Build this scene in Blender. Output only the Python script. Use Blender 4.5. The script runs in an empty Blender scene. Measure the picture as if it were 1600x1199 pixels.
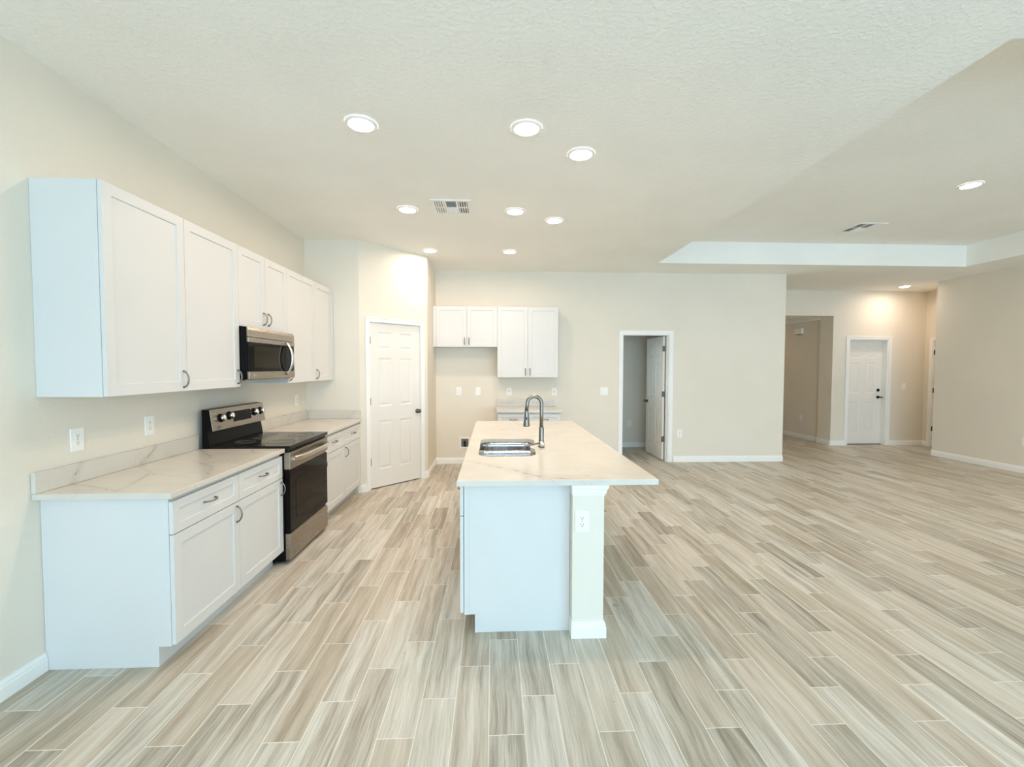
import bpy, bmesh, math, random
from mathutils import Vector, Matrix
random.seed(4)
SC = bpy.context.scene
COL = SC.collection
R = math.radians

# ------------------------------------------------------------------ camera, sky, exposure
H, HT = 3.025, 3.336                 # ceiling, tray ceiling
XL, YE, YB, YH = -2.239, 5.311, 6.891, 8.271
cam_data = bpy.data.cameras.new('camera')
cam_data.sensor_fit = 'HORIZONTAL'
cam_data.sensor_width = 36.0
cam_data.lens = 682.43 / 1600 * 36.0
cam_data.clip_start = 0.05
cam = bpy.data.objects.new('camera', cam_data)
COL.objects.link(cam)
cam.location = (0, 0, 1.5205)
def cam_matrix(yaw, pitch, roll):
    base = Matrix.Rotation(R(90), 4, 'X')
    return Matrix.Rotation(-yaw, 4, 'Z') @ base @ Matrix.Rotation(-pitch, 4, 'X') @ Matrix.Rotation(roll, 4, 'Z')
cam.matrix_world = Matrix.Translation((0, 0, 1.5205)) @ cam_matrix(0.0420, 0.0368, 0.0022)
SC.camera = cam

world = bpy.data.worlds.new('sky')
SC.world = world
world.use_nodes = True
wn = world.node_tree.nodes['Background']
wn.inputs[0].default_value = (0.525, 0.775, 1.0, 1)
wn.inputs[1].default_value = 6.3

LAMP = 180.0
SC.view_settings.view_transform = 'Standard'
SC.view_settings.look = 'None'
SC.view_settings.gamma = 1.0
SC.view_settings.use_curve_mapping = False
SC.view_settings.exposure = 0.12
SC.cycles.max_bounces = 14
SC.cycles.diffuse_bounces = 10
SC.cycles.use_denoising = True
SC.cycles.sample_clamp_indirect = 6.0

# daylight enters by two wide openings in the wall behind the camera
OPENINGS = [(-1.9, 2.3, 0.0, 2.75), (3.0, 7.5, 0.0, 2.75)]
YREAR = -4.2
for (a, b, z0, z1) in OPENINGS:
    ld = bpy.data.lights.new('daylight_portal', 'AREA')
    ld.shape = 'RECTANGLE'; ld.size = b - a; ld.size_y = z1 - z0
    ld.cycles.is_portal = True
    lo = bpy.data.objects.new('daylight_portal', ld)
    COL.objects.link(lo)
    lo.location = ((a + b) / 2, YREAR - 0.03, (z0 + z1) / 2)
    lo.rotation_euler = (R(90), 0, 0)      # faces +Y, into the room

# ------------------------------------------------------------------ node helpers
class NT:
    def __init__(s, name):
        s.m = bpy.data.materials.new(name); s.m.use_nodes = True
        s.t = s.m.node_tree; s.b = s.t.nodes['Principled BSDF']
    def n(s, typ, **k):
        nd = s.t.nodes.new(typ)
        for a, v in k.items(): setattr(nd, a, v)
        return nd
    def put(s, sock, v):
        if hasattr(v, 'is_output'): s.t.links.new(v, sock)
        elif v is not None: sock.default_value = v
    def math(s, op, a, b=None, c=None, clamp=False):
        nd = s.n('ShaderNodeMath', operation=op, use_clamp=clamp)
        for i, v in enumerate((a, b, c)): s.put(nd.inputs[i], v)
        return nd.outputs[0]
    def vec(s, op, a, b=None, scale=None, out=0):
        nd = s.n('ShaderNodeVectorMath', operation=op)
        s.put(nd.inputs[0], a); s.put(nd.inputs[1], b)
        if scale is not None: s.put(nd.inputs['Scale'], scale)
        return nd.outputs[out]
    def comb(s, x, y, z):
        nd = s.n('ShaderNodeCombineXYZ')
        for i, v in enumerate((x, y, z)): s.put(nd.inputs[i], v)
        return nd.outputs[0]
    def sep(s, v):
        nd = s.n('ShaderNodeSeparateXYZ'); s.put(nd.inputs[0], v); return nd.outputs
    def obj(s): return s.n('ShaderNodeTexCoord').outputs['Object']
    def noise(s, v, scale, detail=3, rough=.5, dist=0):
        nd = s.n('ShaderNodeTexNoise'); s.put(nd.inputs['Vector'], v)
        nd.inputs['Scale'].default_value = scale; nd.inputs['Detail'].default_value = detail
        nd.inputs['Roughness'].default_value = rough; nd.inputs['Distortion'].default_value = dist
        return nd.outputs
    def ramp(s, f, stops):
        nd = s.n('ShaderNodeValToRGB'); s.put(nd.inputs[0], f); e = nd.color_ramp.elements
        while len(e) < len(stops): e.new(0.5)
        for i, (p, c) in enumerate(stops):
            e[i].position = p; e[i].color = c if len(c) == 4 else (*c, 1)
        return nd.outputs[0]
    def mix(s, f, a, b):
        nd = s.n('ShaderNodeMix', data_type='RGBA')
        s.put(nd.inputs[0], f)
        for i, v in ((6, a), (7, b)):
            s.put(nd.inputs[i], v if hasattr(v, 'is_output') else (*v, 1))
        return nd.outputs[2]
    def rng(s, v, a, b, c=0., d=1., smooth=True):
        nd = s.n('ShaderNodeMapRange'); nd.interpolation_type = 'SMOOTHSTEP' if smooth else 'LINEAR'
        s.put(nd.inputs[0], v)
        for i, q in enumerate((a, b, c, d)): nd.inputs[i + 1].default_value = q
        return nd.outputs[0]
    def bump(s, h, strength, dist=.002):
        nd = s.n('ShaderNodeBump'); nd.inputs['Strength'].default_value = strength
        nd.inputs['Distance'].default_value = dist; s.put(nd.inputs['Height'], h)
        s.t.links.new(nd.outputs[0], s.b.inputs['Normal'])
    def set(s, **k):
        names = dict(col='Base Color', rough='Roughness', metal='Metallic', spec='Specular IOR Level', coat='Coat Weight')
        for a, v in k.items():
            sock = s.b.inputs[names[a]]
            if a == 'col' and not hasattr(v, 'is_output'): v = (*v, 1)
            s.put(sock, v)
        return s.m

def srgb(r, g, b):
    f = lambda c: (c / 255 / 12.92) if c / 255 <= .04045 else ((c / 255 + .055) / 1.055) ** 2.4
    return (f(r), f(g), f(b))

def paint(name, col, rough=.6, scale=90, strength=.12, dist=.0015, spec=.3):
    t = NT(name)
    f = t.noise(t.obj(), scale, 3, .55)[0]
    big = t.noise(t.obj(), 1.3, 2)[0]
    c2 = tuple(c * .97 for c in col)
    c = t.mix(t.rng(big, .35, .65), col, c2)
    t.bump(t.rng(f, .42, .66), strength, dist)
    return t.set(col=c, rough=rough, spec=spec)

M = {}
M['wall'] = paint('wall_paint', srgb(230, 222.6, 208), .75, 70, .16)
M['ceiling'] = paint('ceiling_paint', srgb(246, 245, 239), .85, 38, .42, .003)
M['white'] = paint('white_trim_paint', srgb(243, 242, 238), .35, 30, .02)
M['cabinet'] = paint('white_cabinet_paint', srgb(217, 217, 214), .38, 25, .02)
M['door'] = paint('white_door_paint', srgb(233, 230, 223), .4, 40, .04)
M['plate'] = paint('white_plastic', srgb(244, 243, 238), .35, 20, .0)

def plain(name, col, rough=.4, metal=0., spec=.5, coat=0.):
    t = NT(name)
    f = t.noise(t.obj(), 60, 2)[0]
    r = t.rng(f, .3, .7, rough * .92, min(1, rough * 1.08))
    return t.set(col=col, rough=r, metal=metal, spec=spec, coat=coat)
M['dark'] = plain('dark_recess', (.015, .014, .013), .7)
M['blackglass'] = plain('black_glass', (.004, .003, .003), .07, 0, .10)
M['hob'] = plain('black_hob_glass', (.006, .005, .005), .10, 0, .30)
M['hinge'] = plain('dull_hinge_metal', (.17, .16, .145), .42, 1.)
M['window_glass'] = plain('tinted_window_glass', (.020, .015, .007), .12, 0, .12)
M['oven_glass'] = plain('dark_oven_glass', (.007, .005, .004), .09, 0, .10)
M['black'] = plain('black_enamel', (.006, .005, .005), .32, 0, .10)
M['nickel'] = plain('brushed_nickel', (.25, .23, .205), .30, 1.)
M['chrome'] = plain('bright_handle_metal', (.72, .69, .65), .22, 1.)
M['bronze'] = plain('antique_bronze', (.16, .12, .08), .3, 1.)
M['blackmetal'] = plain('black_metal', (.02, .018, .016), .35, .6)
M['ventgrey'] = plain('ring_and_recess_grey', (.16, .16, .14), .6)  # one even grey for burner rings, indicator, supply recess and chime grille
M['slot'] = plain('outlet_slot', (.06, .06, .055), .6)
M['tape'] = plain('white_tape', (.75, .8, .85), .5)
M['valve'] = plain('grey_valve_metal', (.33, .33, .34), .35, .8)
M['ink'] = plain('grey_print', (.10, .09, .08), .5)
M['steelprint'] = plain('pale_print', (.55, .52, .47), .5)

def brushed(name, col, rough, stretch):
    t = NT(name)
    o = t.vec('MULTIPLY', t.obj(), stretch)
    f = t.noise(o, 1, 3, .6)[0]
    r = t.rng(f, .3, .7, rough * .8, rough * 1.25)
    c = t.mix(t.rng(f, .25, .75), tuple(q * .93 for q in col), tuple(min(1, q * 1.05) for q in col))
    return t.set(col=c, rough=r, metal=1.)
M['steel'] = brushed('brushed_stainless', (.37, .325, .27), .30, (6, 6, 700))
M['handle_steel'] = plain('polished_handle_steel', (.64, .59, .52), .24, 1.)
M['sinksteel'] = brushed('satin_sink_steel', (.52, .52, .53), .26, (10, 400, 10))

def lamp_mat(name, col, power):
    t = NT(name)
    e = t.n('ShaderNodeEmission')
    e.inputs[0].default_value = col; e.inputs[1].default_value = power
    t.t.links.new(e.outputs[0], t.t.nodes['Material Output'].inputs[0])
    return t.m
M['lamp'] = lamp_mat('lamp_lens_glow', (1.0, .785, .64, 1), LAMP)
M['added_dim_lamp'] = lamp_mat('added_dim_lamp_glow', (1.0, .66, .40, 1), LAMP * .30)  # glow of the lamp added down the passage

def floor_mat():
    t = NT('wood_look_plank_tile')
    x, y, z = t.sep(t.obj())
    W, L, X0, Y0, ST = .1525, .634, -.02, 1.752, .2113
    u = t.math('DIVIDE', t.math('SUBTRACT', x, X0), W)
    row = t.math('FLOOR', u); fx = t.math('FRACT', u)
    m3 = t.math('FLOORED_MODULO', row, 3.0)
    v = t.math('DIVIDE', t.math('SUBTRACT', t.math('SUBTRACT', y, Y0), t.math('MULTIPLY', m3, ST)), L)
    colm = t.math('FLOOR', v); fy = t.math('FRACT', v)
    wn_ = t.n('ShaderNodeTexWhiteNoise', noise_dimensions='3D'); t.put(wn_.inputs['Vector'], t.comb(row, colm, 3.7))
    r1 = wn_.outputs['Value']; rc = t.sep(wn_.outputs['Color'])
    ex = t.math('MULTIPLY', t.math('MINIMUM', fx, t.math('SUBTRACT', 1.0, fx)), W)
    ey = t.math('MULTIPLY', t.math('MINIMUM', fy, t.math('SUBTRACT', 1.0, fy)), L)
    e = t.math('MINIMUM', ex, ey)
    grout = t.rng(e, .0011, .0021, 1., 0.)
    off = t.math('MULTIPLY', r1, 37.0)
    # broad streaks, fine grain, knots
    wob = t.math('MULTIPLY', t.math('SUBTRACT', t.noise(t.comb(t.math('MULTIPLY', x, 3.), t.math('MULTIPLY', y, 2.5), off), 1, 2)[0], .5), .05)
    xs = t.math('ADD', x, wob)
    g1 = t.noise(t.comb(t.math('MULTIPLY', xs, 24.), t.math('MULTIPLY', y, 1.3), off), 1, 3, .55)[0]
    g2 = t.noise(t.comb(t.math('MULTIPLY', xs, 150.), t.math('MULTIPLY', y, 4.5), off), 1, 4, .7)[0]
    g3 = t.noise(t.comb(t.math('MULTIPLY', xs, 11.), t.math('MULTIPLY', y, 9.), off), 1, 2, .5)[0]
    tone = t.math('ADD', t.math('MULTIPLY', t.math('SUBTRACT', r1, .5), .34),
                  t.math('ADD', t.math('MULTIPLY', t.math('SUBTRACT', g1, .5), 1.25),
                         t.math('MULTIPLY', t.math('SUBTRACT', g2, .5), .95)))
    tone = t.math('ADD', tone, .50)
    c = t.ramp(tone, [(.10, srgb(136, 128, 113)), (.36, srgb(170, 163, 149)), (.56, srgb(194, 189, 177)), (.85, srgb(217, 214, 205))])
    c = t.mix(t.math('MULTIPLY', t.rng(rc[1], .2, .9), .35), c, srgb(190, 173, 150))
    knot = t.rng(g3, .74, .80)
    c = t.mix(t.math('MULTIPLY', knot, .5), c, srgb(140, 126, 108))
    fine = t.rng(g2, .60, .74)
    c = t.mix(t.math('MULTIPLY', fine, .32), c, srgb(120, 110, 96))
    c = t.mix(grout, c, srgb(232, 229, 219))
    hgt = t.math('SUBTRACT', t.math('MULTIPLY', g2, .12), t.math('MULTIPLY', grout, 1.0))
    t.bump(hgt, .25, .0015)
    rgh = t.rng(g2, .3, .7, .36, .48)
    return t.set(col=c, rough=t.math('MAXIMUM', rgh, t.math('MULTIPLY', grout, .7)), spec=.45)
M['floor'] = floor_mat()

def quartz(name, root, zc, segs, edge='x', seed=0.):
    """white quartz with grey veins laid along the given segments (world coordinates, running on up the splash)"""
    t = NT(name)
    geo = t.n('ShaderNodeNewGeometry').outputs['Position']
    x, y, z = t.sep(geo)
    up = t.math('SUBTRACT', z, zc)
    if edge == 'x': p = t.comb(t.math('SUBTRACT', x, up), y, 0.)
    else: p = t.comb(x, t.math('ADD', y, up), 0.)
    w1 = t.noise(p, 7, 3, .6)[1]; w2 = t.noise(p, 30, 3, .6)[1]
    wp = t.vec('ADD', p, t.vec('SCALE', t.vec('SUBTRACT', w1, (.5, .5, .5)), scale=.055))
    wp = t.vec('ADD', wp, t.vec('SCALE', t.vec('SUBTRACT', w2, (.5, .5, .5)), scale=.026))
    wp = t.vec('MULTIPLY', wp, (1, 1, 0))
    tot = None
    brk = t.rng(t.noise(p, 16, 2)[0], .36, .60)
    for (ax, ay, bx, by, wd, st) in segs:
        d = Vector((bx - ax, by - ay, 0))
        rel = t.vec('SUBTRACT', wp, (ax, ay, 0))
        k = t.math('DIVIDE', t.vec('DOT_PRODUCT', rel, d, out=1), d.length_squared, clamp=True)
        q = t.vec('SUBTRACT', rel, t.vec('SCALE', tuple(d), scale=k))
        ln = t.vec('LENGTH', q, out=1)
        a = t.math('MULTIPLY', t.rng(ln, 0.0, wd, 1., 0.), st)
        h = t.math('MULTIPLY', t.rng(ln, 0.0, wd * 9, 1., 0.), st * .16)
        a = t.math('MAXIMUM', t.math('MULTIPLY', a, brk), h)
        tot = a if tot is None else t.math('MAXIMUM', tot, a)
    vn = t.noise(t.vec('ADD', t.vec('MULTIPLY', wp, (1.6, 3.0, 1)), (seed, seed * .7, 0)), 1.3, 4, .6)[0]
    faint = t.rng(t.math('ABSOLUTE', t.math('SUBTRACT', vn, .5)), 0., .010, .16, 0.)
    faint = t.math('MULTIPLY', faint, t.rng(t.noise(p, 2.2, 2)[0], .45, .62))
    tot = faint if tot is None else t.math('MAXIMUM', tot, faint)
    base = t.mix(t.rng(t.noise(p, 5, 3)[0], .3, .7), srgb(215, 210, 199), srgb(210, 204, 193))
    c = t.mix(tot, base, srgb(128, 118, 110))
    return t.set(col=c, rough=.20, spec=.5)

# ------------------------------------------------------------------ mesh helpers
class MB:
    def __init__(s): s.bm = bmesh.new()
    def box(s, x0, x1, y0, y1, z0, z1):
        x0, x1 = sorted((x0, x1)); y0, y1 = sorted((y0, y1)); z0, z1 = sorted((z0, z1))
        v = [s.bm.verts.new(p) for p in ((x0, y0, z0), (x1, y0, z0), (x1, y1, z0), (x0, y1, z0), (x0, y0, z1), (x1, y0, z1), (x1, y1, z1), (x0, y1, z1))]
        for f in ((3, 2, 1, 0), (4, 5, 6, 7), (0, 1, 5, 4), (1, 2, 6, 5), (2, 3, 7, 6), (3, 0, 4, 7)):
            s.bm.faces.new([v[i] for i in f])
        return s
    def prism(s, poly, axis, a, b):
        """poly of 2D points extruded along axis from a to b; axis x: (y,z), y: (x,z), z: (x,y)"""
        def P(p, t):
            return {'x': (t, p[0], p[1]), 'y': (p[0], t, p[1]), 'z': (p[0], p[1], t)}[axis]
        A = [s.bm.verts.new(P(p, a)) for p in poly]; B = [s.bm.verts.new(P(p, b)) for p in poly]
        n = len(poly)
        fs = [s.bm.faces.new(A), s.bm.faces.new(B[::-1])]
        for i in range(n): fs.append(s.bm.faces.new((A[i], B[i], B[(i + 1) % n], A[(i + 1) % n])))
        bmesh.ops.recalc_face_normals(s.bm, faces=fs)
        return s
    def lathe(s, prof, c, axis='z', seg=32, caps=True):
        """prof of (radius, height) turned about an axis through c"""
        rings = []
        for (r, h) in prof:
            ring = []
            for k in range(seg):
                a = 2 * math.pi * k / seg; u, w = r * math.cos(a), r * math.sin(a)
                p = {'z': (u, w, h), 'y': (u, h, w), 'x': (h, u, w)}[axis]
                ring.append(s.bm.verts.new((c[0] + p[0], c[1] + p[1], c[2] + p[2])))
            rings.append(ring)
        fs = []
        for A, B in zip(rings, rings[1:]):
            for k in range(seg): fs.append(s.bm.faces.new((A[k], A[(k + 1) % seg], B[(k + 1) % seg], B[k])))
        if caps:
            fs.append(s.bm.faces.new(rings[0][::-1])); fs.append(s.bm.faces.new(rings[-1]))
        for f in fs: f.smooth = True
        bmesh.ops.recalc_face_normals(s.bm, faces=fs)
        return s
    def tube(s, pts, rad, seg=12, caps=True, flat=None):
        pts = [Vector(p) for p in pts]; n = len(pts)
        rads = rad if isinstance(rad, (list, tuple)) else [rad] * n
        tang = [(pts[min(i + 1, n - 1)] - pts[max(i - 1, 0)]).normalized() for i in range(n)]
        ref = Vector((0, 0, 1)) if abs(tang[0].z) < .9 else Vector((0, 1, 0))
        nrm = tang[0].cross(ref).normalized(); rings = []
        for i in range(n):
            nrm = (nrm - tang[i] * nrm.dot(tang[i])).normalized(); b = tang[i].cross(nrm)
            ring = []
            for k in range(seg):
                a = 2 * math.pi * k / seg
                f = flat or 1.0
                ring.append(s.bm.verts.new(pts[i] + (nrm * math.cos(a) * f + b * math.sin(a)) * rads[i]))
            rings.append(ring)
        fs = []
        for A, B in zip(rings, rings[1:]):
            for k in range(seg): fs.append(s.bm.faces.new((A[k], A[(k + 1) % seg], B[(k + 1) % seg], B[k])))
        if caps:
            fs.append(s.bm.faces.new(rings[0][::-1])); fs.append(s.bm.faces.new(rings[-1]))
        for f in fs: f.smooth = True
        bmesh.ops.recalc_face_normals(s.bm, faces=fs)
        return s
    def quad(s, *pts):
        s.bm.faces.new([s.bm.verts.new(p) for p in pts]); return s
    def framed(s, x0, x1, z0, z1, yb, yf, profs):
        """slab standing in XZ, back at yb, front at yf (towards -Y), with sunk panels: profs = [(rect, [(inset, depth)...])...]"""
        xs = sorted({x0, x1, *[v for p in profs for v in (p[0][0], p[0][1])]})
        zs = sorted({z0, z1, *[v for p in profs for v in (p[0][2], p[0][3])]})
        fs = []
        def face(*pts): fs.append(s.bm.faces.new([s.bm.verts.new(q) for q in pts]))
        for i in range(len(xs) - 1):
            for j in range(len(zs) - 1):
                a, b, c, d = xs[i], xs[i + 1], zs[j], zs[j + 1]
                if any(p[0][0] <= a + 1e-6 and p[0][1] >= b - 1e-6 and p[0][2] <= c + 1e-6 and p[0][3] >= d - 1e-6 for p in profs): continue
                face((a, yf, c), (b, yf, c), (b, yf, d), (a, yf, d))
        for (r, steps) in profs:
            prev = (0, 0)
            for st in steps:
                for side in range(4):
                    def cor(ins, dep):
                        y = yf + dep if yf < yb else yf - dep
                        return [(r[0] + ins, y, r[2] + ins), (r[1] - ins, y, r[2] + ins), (r[1] - ins, y, r[3] - ins), (r[0] + ins, y, r[3] - ins)]
                    A, B = cor(*prev), cor(*st)
                    face(A[side], A[(side + 1) % 4], B[(side + 1) % 4], B[side])
                prev = st
            face(*cor(*prev))
        face((x0, yb, z0), (x0, yb, z1), (x1, yb, z1), (x1, yb, z0))
        face((x0, yb, z0), (x1, yb, z0), (x1, yf, z0), (x0, yf, z0)); face((x0, yf, z1), (x1, yf, z1), (x1, yb, z1), (x0, yb, z1))
        face((x0, yb, z0), (x0, yf, z0), (x0, yf, z1), (x0, yb, z1)); face((x1, yb, z0), (x1, yb, z1), (x1, yf, z1), (x1, yf, z0))
        bmesh.ops.remove_doubles(s.bm, verts=s.bm.verts, dist=1e-5)
        bmesh.ops.recalc_face_normals(s.bm, faces=s.bm.faces)
        return s
    def xf(s, m):
        bmesh.ops.transform(s.bm, matrix=m, verts=s.bm.verts); return s
    def build(s, name, mat, parent=None, bevel=0., at=None, seg=2):
        """one mesh object; coordinates are the parent's local ones, or world ones about 'at' for a top-level mesh"""
        me = bpy.data.meshes.new(name)
        if at is not None: bmesh.ops.translate(s.bm, vec=-Vector(at), verts=s.bm.verts)
        s.bm.to_mesh(me); s.bm.free()
        o = bpy.data.objects.new(name, me); COL.objects.link(o)
        me.materials.append(M[mat] if isinstance(mat, str) else mat)
        if parent is not None: o.parent = parent
        if at is not None: o.location = at
        if bevel:
            b = o.modifiers.new('bevel', 'BEVEL'); b.width = bevel; b.segments = seg; b.limit_method = 'ANGLE'; b.angle_limit = R(40)
        return o

def tag(o, label, cat=None, group=None, kind=None):
    o['label'] = label
    if cat: o['category'] = cat
    if group: o['group'] = group
    if kind: o['kind'] = kind
    return o
def thing(name, label, cat, loc=(0, 0, 0), rz=0, group=None, kind=None):
    o = bpy.data.objects.new(name, None); COL.objects.link(o)
    o.empty_display_size = .05
    o.location = loc; o.rotation_euler = (0, 0, rz)
    return tag(o, label, cat, group, kind)
def struct(name, mb, mat, label, cat, bevel=0.):
    return tag(mb.build(name, mat, bevel=bevel), label, cat, kind='structure')
KIDS = {}
def dup(root, loc, rz, label):
    r = root.copy(); COL.objects.link(r); r.location = loc; r.rotation_euler = (0, 0, rz); r['label'] = label
    for ch in [o for o in COL.objects if o.parent == root]:
        c = ch.copy(); COL.objects.link(c); c.parent = r
        for g in [o for o in COL.objects if o.parent == ch]:
            d = g.copy(); COL.objects.link(d); d.parent = c
    return r

# ------------------------------------------------------------------ room shell
XR, XRR, YREND = 7.683, 8.487, 7.306
XP2, XP3, YP3 = -1.6047, -0.9039, 6.0208
XBE = 4.705
b = MB(); b.box(-2.4, 8.75, YREAR - .15, 11.7, -.08, 0)
struct('floor', b, 'floor', 'pale grey wood-look plank tile floor running away from the viewer', 'floor')

TX0, TX1, TY0, TY1 = 2.36, 6.981, 1.952, 6.235
b = MB()
b.box(-2.4, TX0, YREAR - .15, 11.7, H, HT + .1); b.box(TX1, 8.75, YREAR - .15, 11.7, H, HT + .1)
b.box(TX0, TX1, YREAR - .15, TY0, H, HT + .1); b.box(TX0, TX1, TY1, 11.7, H, HT + .1)
b.box(TX0, TX1, TY0, TY1, HT, HT + .1)
struct('ceiling', b, 'ceiling', 'white knockdown-textured ceiling with a raised rectangular tray at right', 'ceiling')

b = MB(); b.box(XL - .12, XL, YREAR - .12, YB + .12, 0, H)
struct('wall_left', b, 'wall', 'beige wall at left behind the range and the long cabinets', 'wall')
b = MB(); b.box(XL, XP2, YE, YE + .1, 0, H)
struct('wall_pantry_front', b, 'wall', 'short beige wall closing the end of the left counter', 'wall')
pd = Vector((XP3 - XP2, YP3 - YE, 0)); PL = pd.length; PA = math.atan2(pd.y, pd.x)
b = MB()
S0, S1, PZ = .130, .883, 2.075
b.box(0, S0, 0, .1, 0, H); b.box(S1, PL, 0, .1, 0, H); b.box(S0, S1, 0, .1, PZ, H)
b.xf(Matrix.Translation((XP2, YE, 0)) @ Matrix.Rotation(PA, 4, 'Z'))
struct('wall_pantry_door', b, 'wall', 'angled beige wall that holds the white pantry door', 'wall')
b = MB(); b.box(XP3 - .1, XP3, YP3, YB, 0, H)
struct('wall_pantry_side', b, 'wall', 'narrow beige side wall right of the pantry door', 'wall')
D2 = (2.052, 2.812, 2.05)
b = MB()
b.box(XL, D2[0], YB, YB + .12, 0, H); b.box(D2[1], XBE, YB, YB + .12, 0, H); b.box(D2[0], D2[1], YB, YB + .12, D2[2], H)
struct('wall_back', b, 'wall', 'long beige back wall behind the small cabinets and open doorway', 'wall')
b = MB(); b.box(XBE - .12, XBE, YB + .12, YH, 0, H)
struct('wall_hall_left', b, 'wall', 'beige return wall at the end of the back wall', 'wall')
O3 = (5.2, 6.61, 2.537); D3 = (6.935, 7.74, 2.085)
b = MB()
T = YH + .16
b.box(XBE - .12, O3[0], YH, T, 0, H); b.box(O3[0], O3[1], YH, T, O3[2], H); b.box(O3[1], D3[0], YH, T, 0, H)
b.box(D3[0], D3[1], YH, T, D3[2], H); b.box(D3[1], 8.62, YH, T, 0, H)
struct('wall_hall', b, 'wall', 'far beige wall with a passage opening and a white entry door', 'wall')
D4 = (7.36, 8.115, 2.06)
b = MB(); b.box(XRR, XRR + .12, D4[1], YH, 0, H); b.box(XRR, XRR + .12, YREND - .12, D4[0], 0, H); b.box(XRR, XRR + .12, D4[0], D4[1], D4[2], H)
struct('wall_hall_right', b, 'wall', 'beige side wall at the far right end of the hall', 'wall')
b = MB(); b.box(XR, XR + .12, YREAR - .12, YREND, 0, H); b.box(XR + .12, XRR, YREND - .12, YREND, 0, H)
struct('wall_right', b, 'wall', 'plain beige wall at the right edge of the great room', 'wall')
b = MB(); xs = [XL - .12] + [q for o in OPENINGS for q in o[:2]] + [XR + .12]
for i in range(0, len(xs), 2): b.box(xs[i], xs[i + 1], YREAR - .12, YREAR, 0, H)
for (a, c, z0, z1) in OPENINGS: b.box(a, c, YREAR - .12, YREAR, z1, H)
struct('wall_rear', b, 'wall', 'beige wall with wide patio openings facing the kitchen', 'wall')
# bedroom vestibule behind the open door
b = MB()
b.box(1.4, 4.58, 8.217, 8.265, 0, H); 
b.box(1.3, 1.4, YB + .12, 7.15, 0, H); b.box(1.3, 1.4, 7.65, 8.265, 0, H); b.box(1.3, 1.4, 7.15, 7.65, 0, 1.2); b.box(1.3, 1.4, 7.15, 7.65, 1.7, H)  # side opening is an added unseen window that lights the open door
struct('wall_bedroom', b, 'wall', 'dim grey-beige wall seen through the open doorway', 'wall')
# passage beyond the hall opening
b = MB()
b.box(O3[1], O3[1] + .12, T, 8.622, 0, H); b.box(6.66, 6.78, 8.622, 11.6, 0, H)
struct('wall_passage_right', b, 'wall', 'brown shadowed wall inside the passage opening', 'wall')
b = MB(); b.box(O3[0] - .12, O3[0], T, 11.6, 0, H); b.box(O3[0], 6.66, 11.48, 11.6, 0, H)
struct('wall_passage_left', b, 'wall', 'hidden left and end walls of the passage', 'wall')
b = MB(); b.box(O3[0], O3[1], T, 8.622, O3[2], O3[2] + .12); b.box(O3[0], 6.66, 8.622, 11.48, 2.60, 2.7)
b.box(6.60, 6.66, 8.622, 11.48, 2.50, 2.60)
struct('ceiling_passage', b, 'ceiling', 'low ceiling and soffit strip inside the passage opening', 'ceiling')

BPROF = [(0, 0), (.015, 0), (.015, .060), (.012, .066), (.012, .076), (.007, .086), (.006, .095), (0, .095)]
def board(mb, p0, p1, prof=BPROF, z=0.):
    """profile swept from p0 to p1, standing off to the right-hand side of the direction of travel"""
    p0, p1 = Vector((*p0, 0)), Vector((*p1, 0)); d = (p1 - p0).normalized(); n = Vector((d.y, -d.x, 0))
    A = [mb.bm.verts.new(p0 + n * u + Vector((0, 0, z + h))) for u, h in prof]
    B = [mb.bm.verts.new(p1 + n * u + Vector((0, 0, z + h))) for u, h in prof]
    fs = [mb.bm.faces.new(A), mb.bm.faces.new(B[::-1])]
    for i in range(len(prof)): fs.append(mb.bm.faces.new((A[i], B[i], B[(i + 1) % len(prof)], A[(i + 1) % len(prof)])))
    bmesh.ops.recalc_face_normals(mb.bm, faces=fs)
def baseboard(side, runs, label):
    b = MB()
    for r in runs: board(b, *r)
    struct('baseboard_' + side, b, 'white', label, 'baseboard')
pn = Vector((pd.y, -pd.x, 0)).normalized(); pu = pd.normalized()
def PS(s): return (XP2 + pu.x * s, YE + pu.y * s)
baseboard('left', [((XL, YREAR), (XL, 2.226))], 'white baseboard along the left wall before the cabinets')
baseboard('pantry', [((XP2 - .03, YE), (XP2, YE)), (PS(0), PS(.072)), (PS(.942), PS(PL)), ((XP3, YP3), (XP3, YB))], 'white baseboard pieces on either side of the pantry door')
baseboard('back', [((XP3, YB), (.06, YB)), ((.965, YB), (D2[0] - .058, YB)), ((D2[1] + .085, YB), (XBE, YB)), ((XBE, YB), (XBE, YH))], 'white baseboard along the long back wall')
baseboard('hall', [((O3[1], YH), (D3[0] - .058, YH)), ((D3[1] + .058, YH), (XRR, YH)), ((XRR, YH), (XRR, D4[1] + .06))], 'white baseboard on both sides of the far entry door')
baseboard('right', [((XR, YREND), (XR, YREAR))], 'white baseboard along the plain wall at right')
b = MB()
board(b, (O3[1], 8.622), (O3[1], YH)); board(b, (6.66, 11.48), (6.66, 8.622))
struct('baseboard_passage', b, 'white', 'shaded baseboard inside the passage opening', 'baseboard')
baseboard('bedroom', [((1.4, 8.217), (4.58, 8.217))], 'grey-looking baseboard seen through the open doorway')

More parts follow.
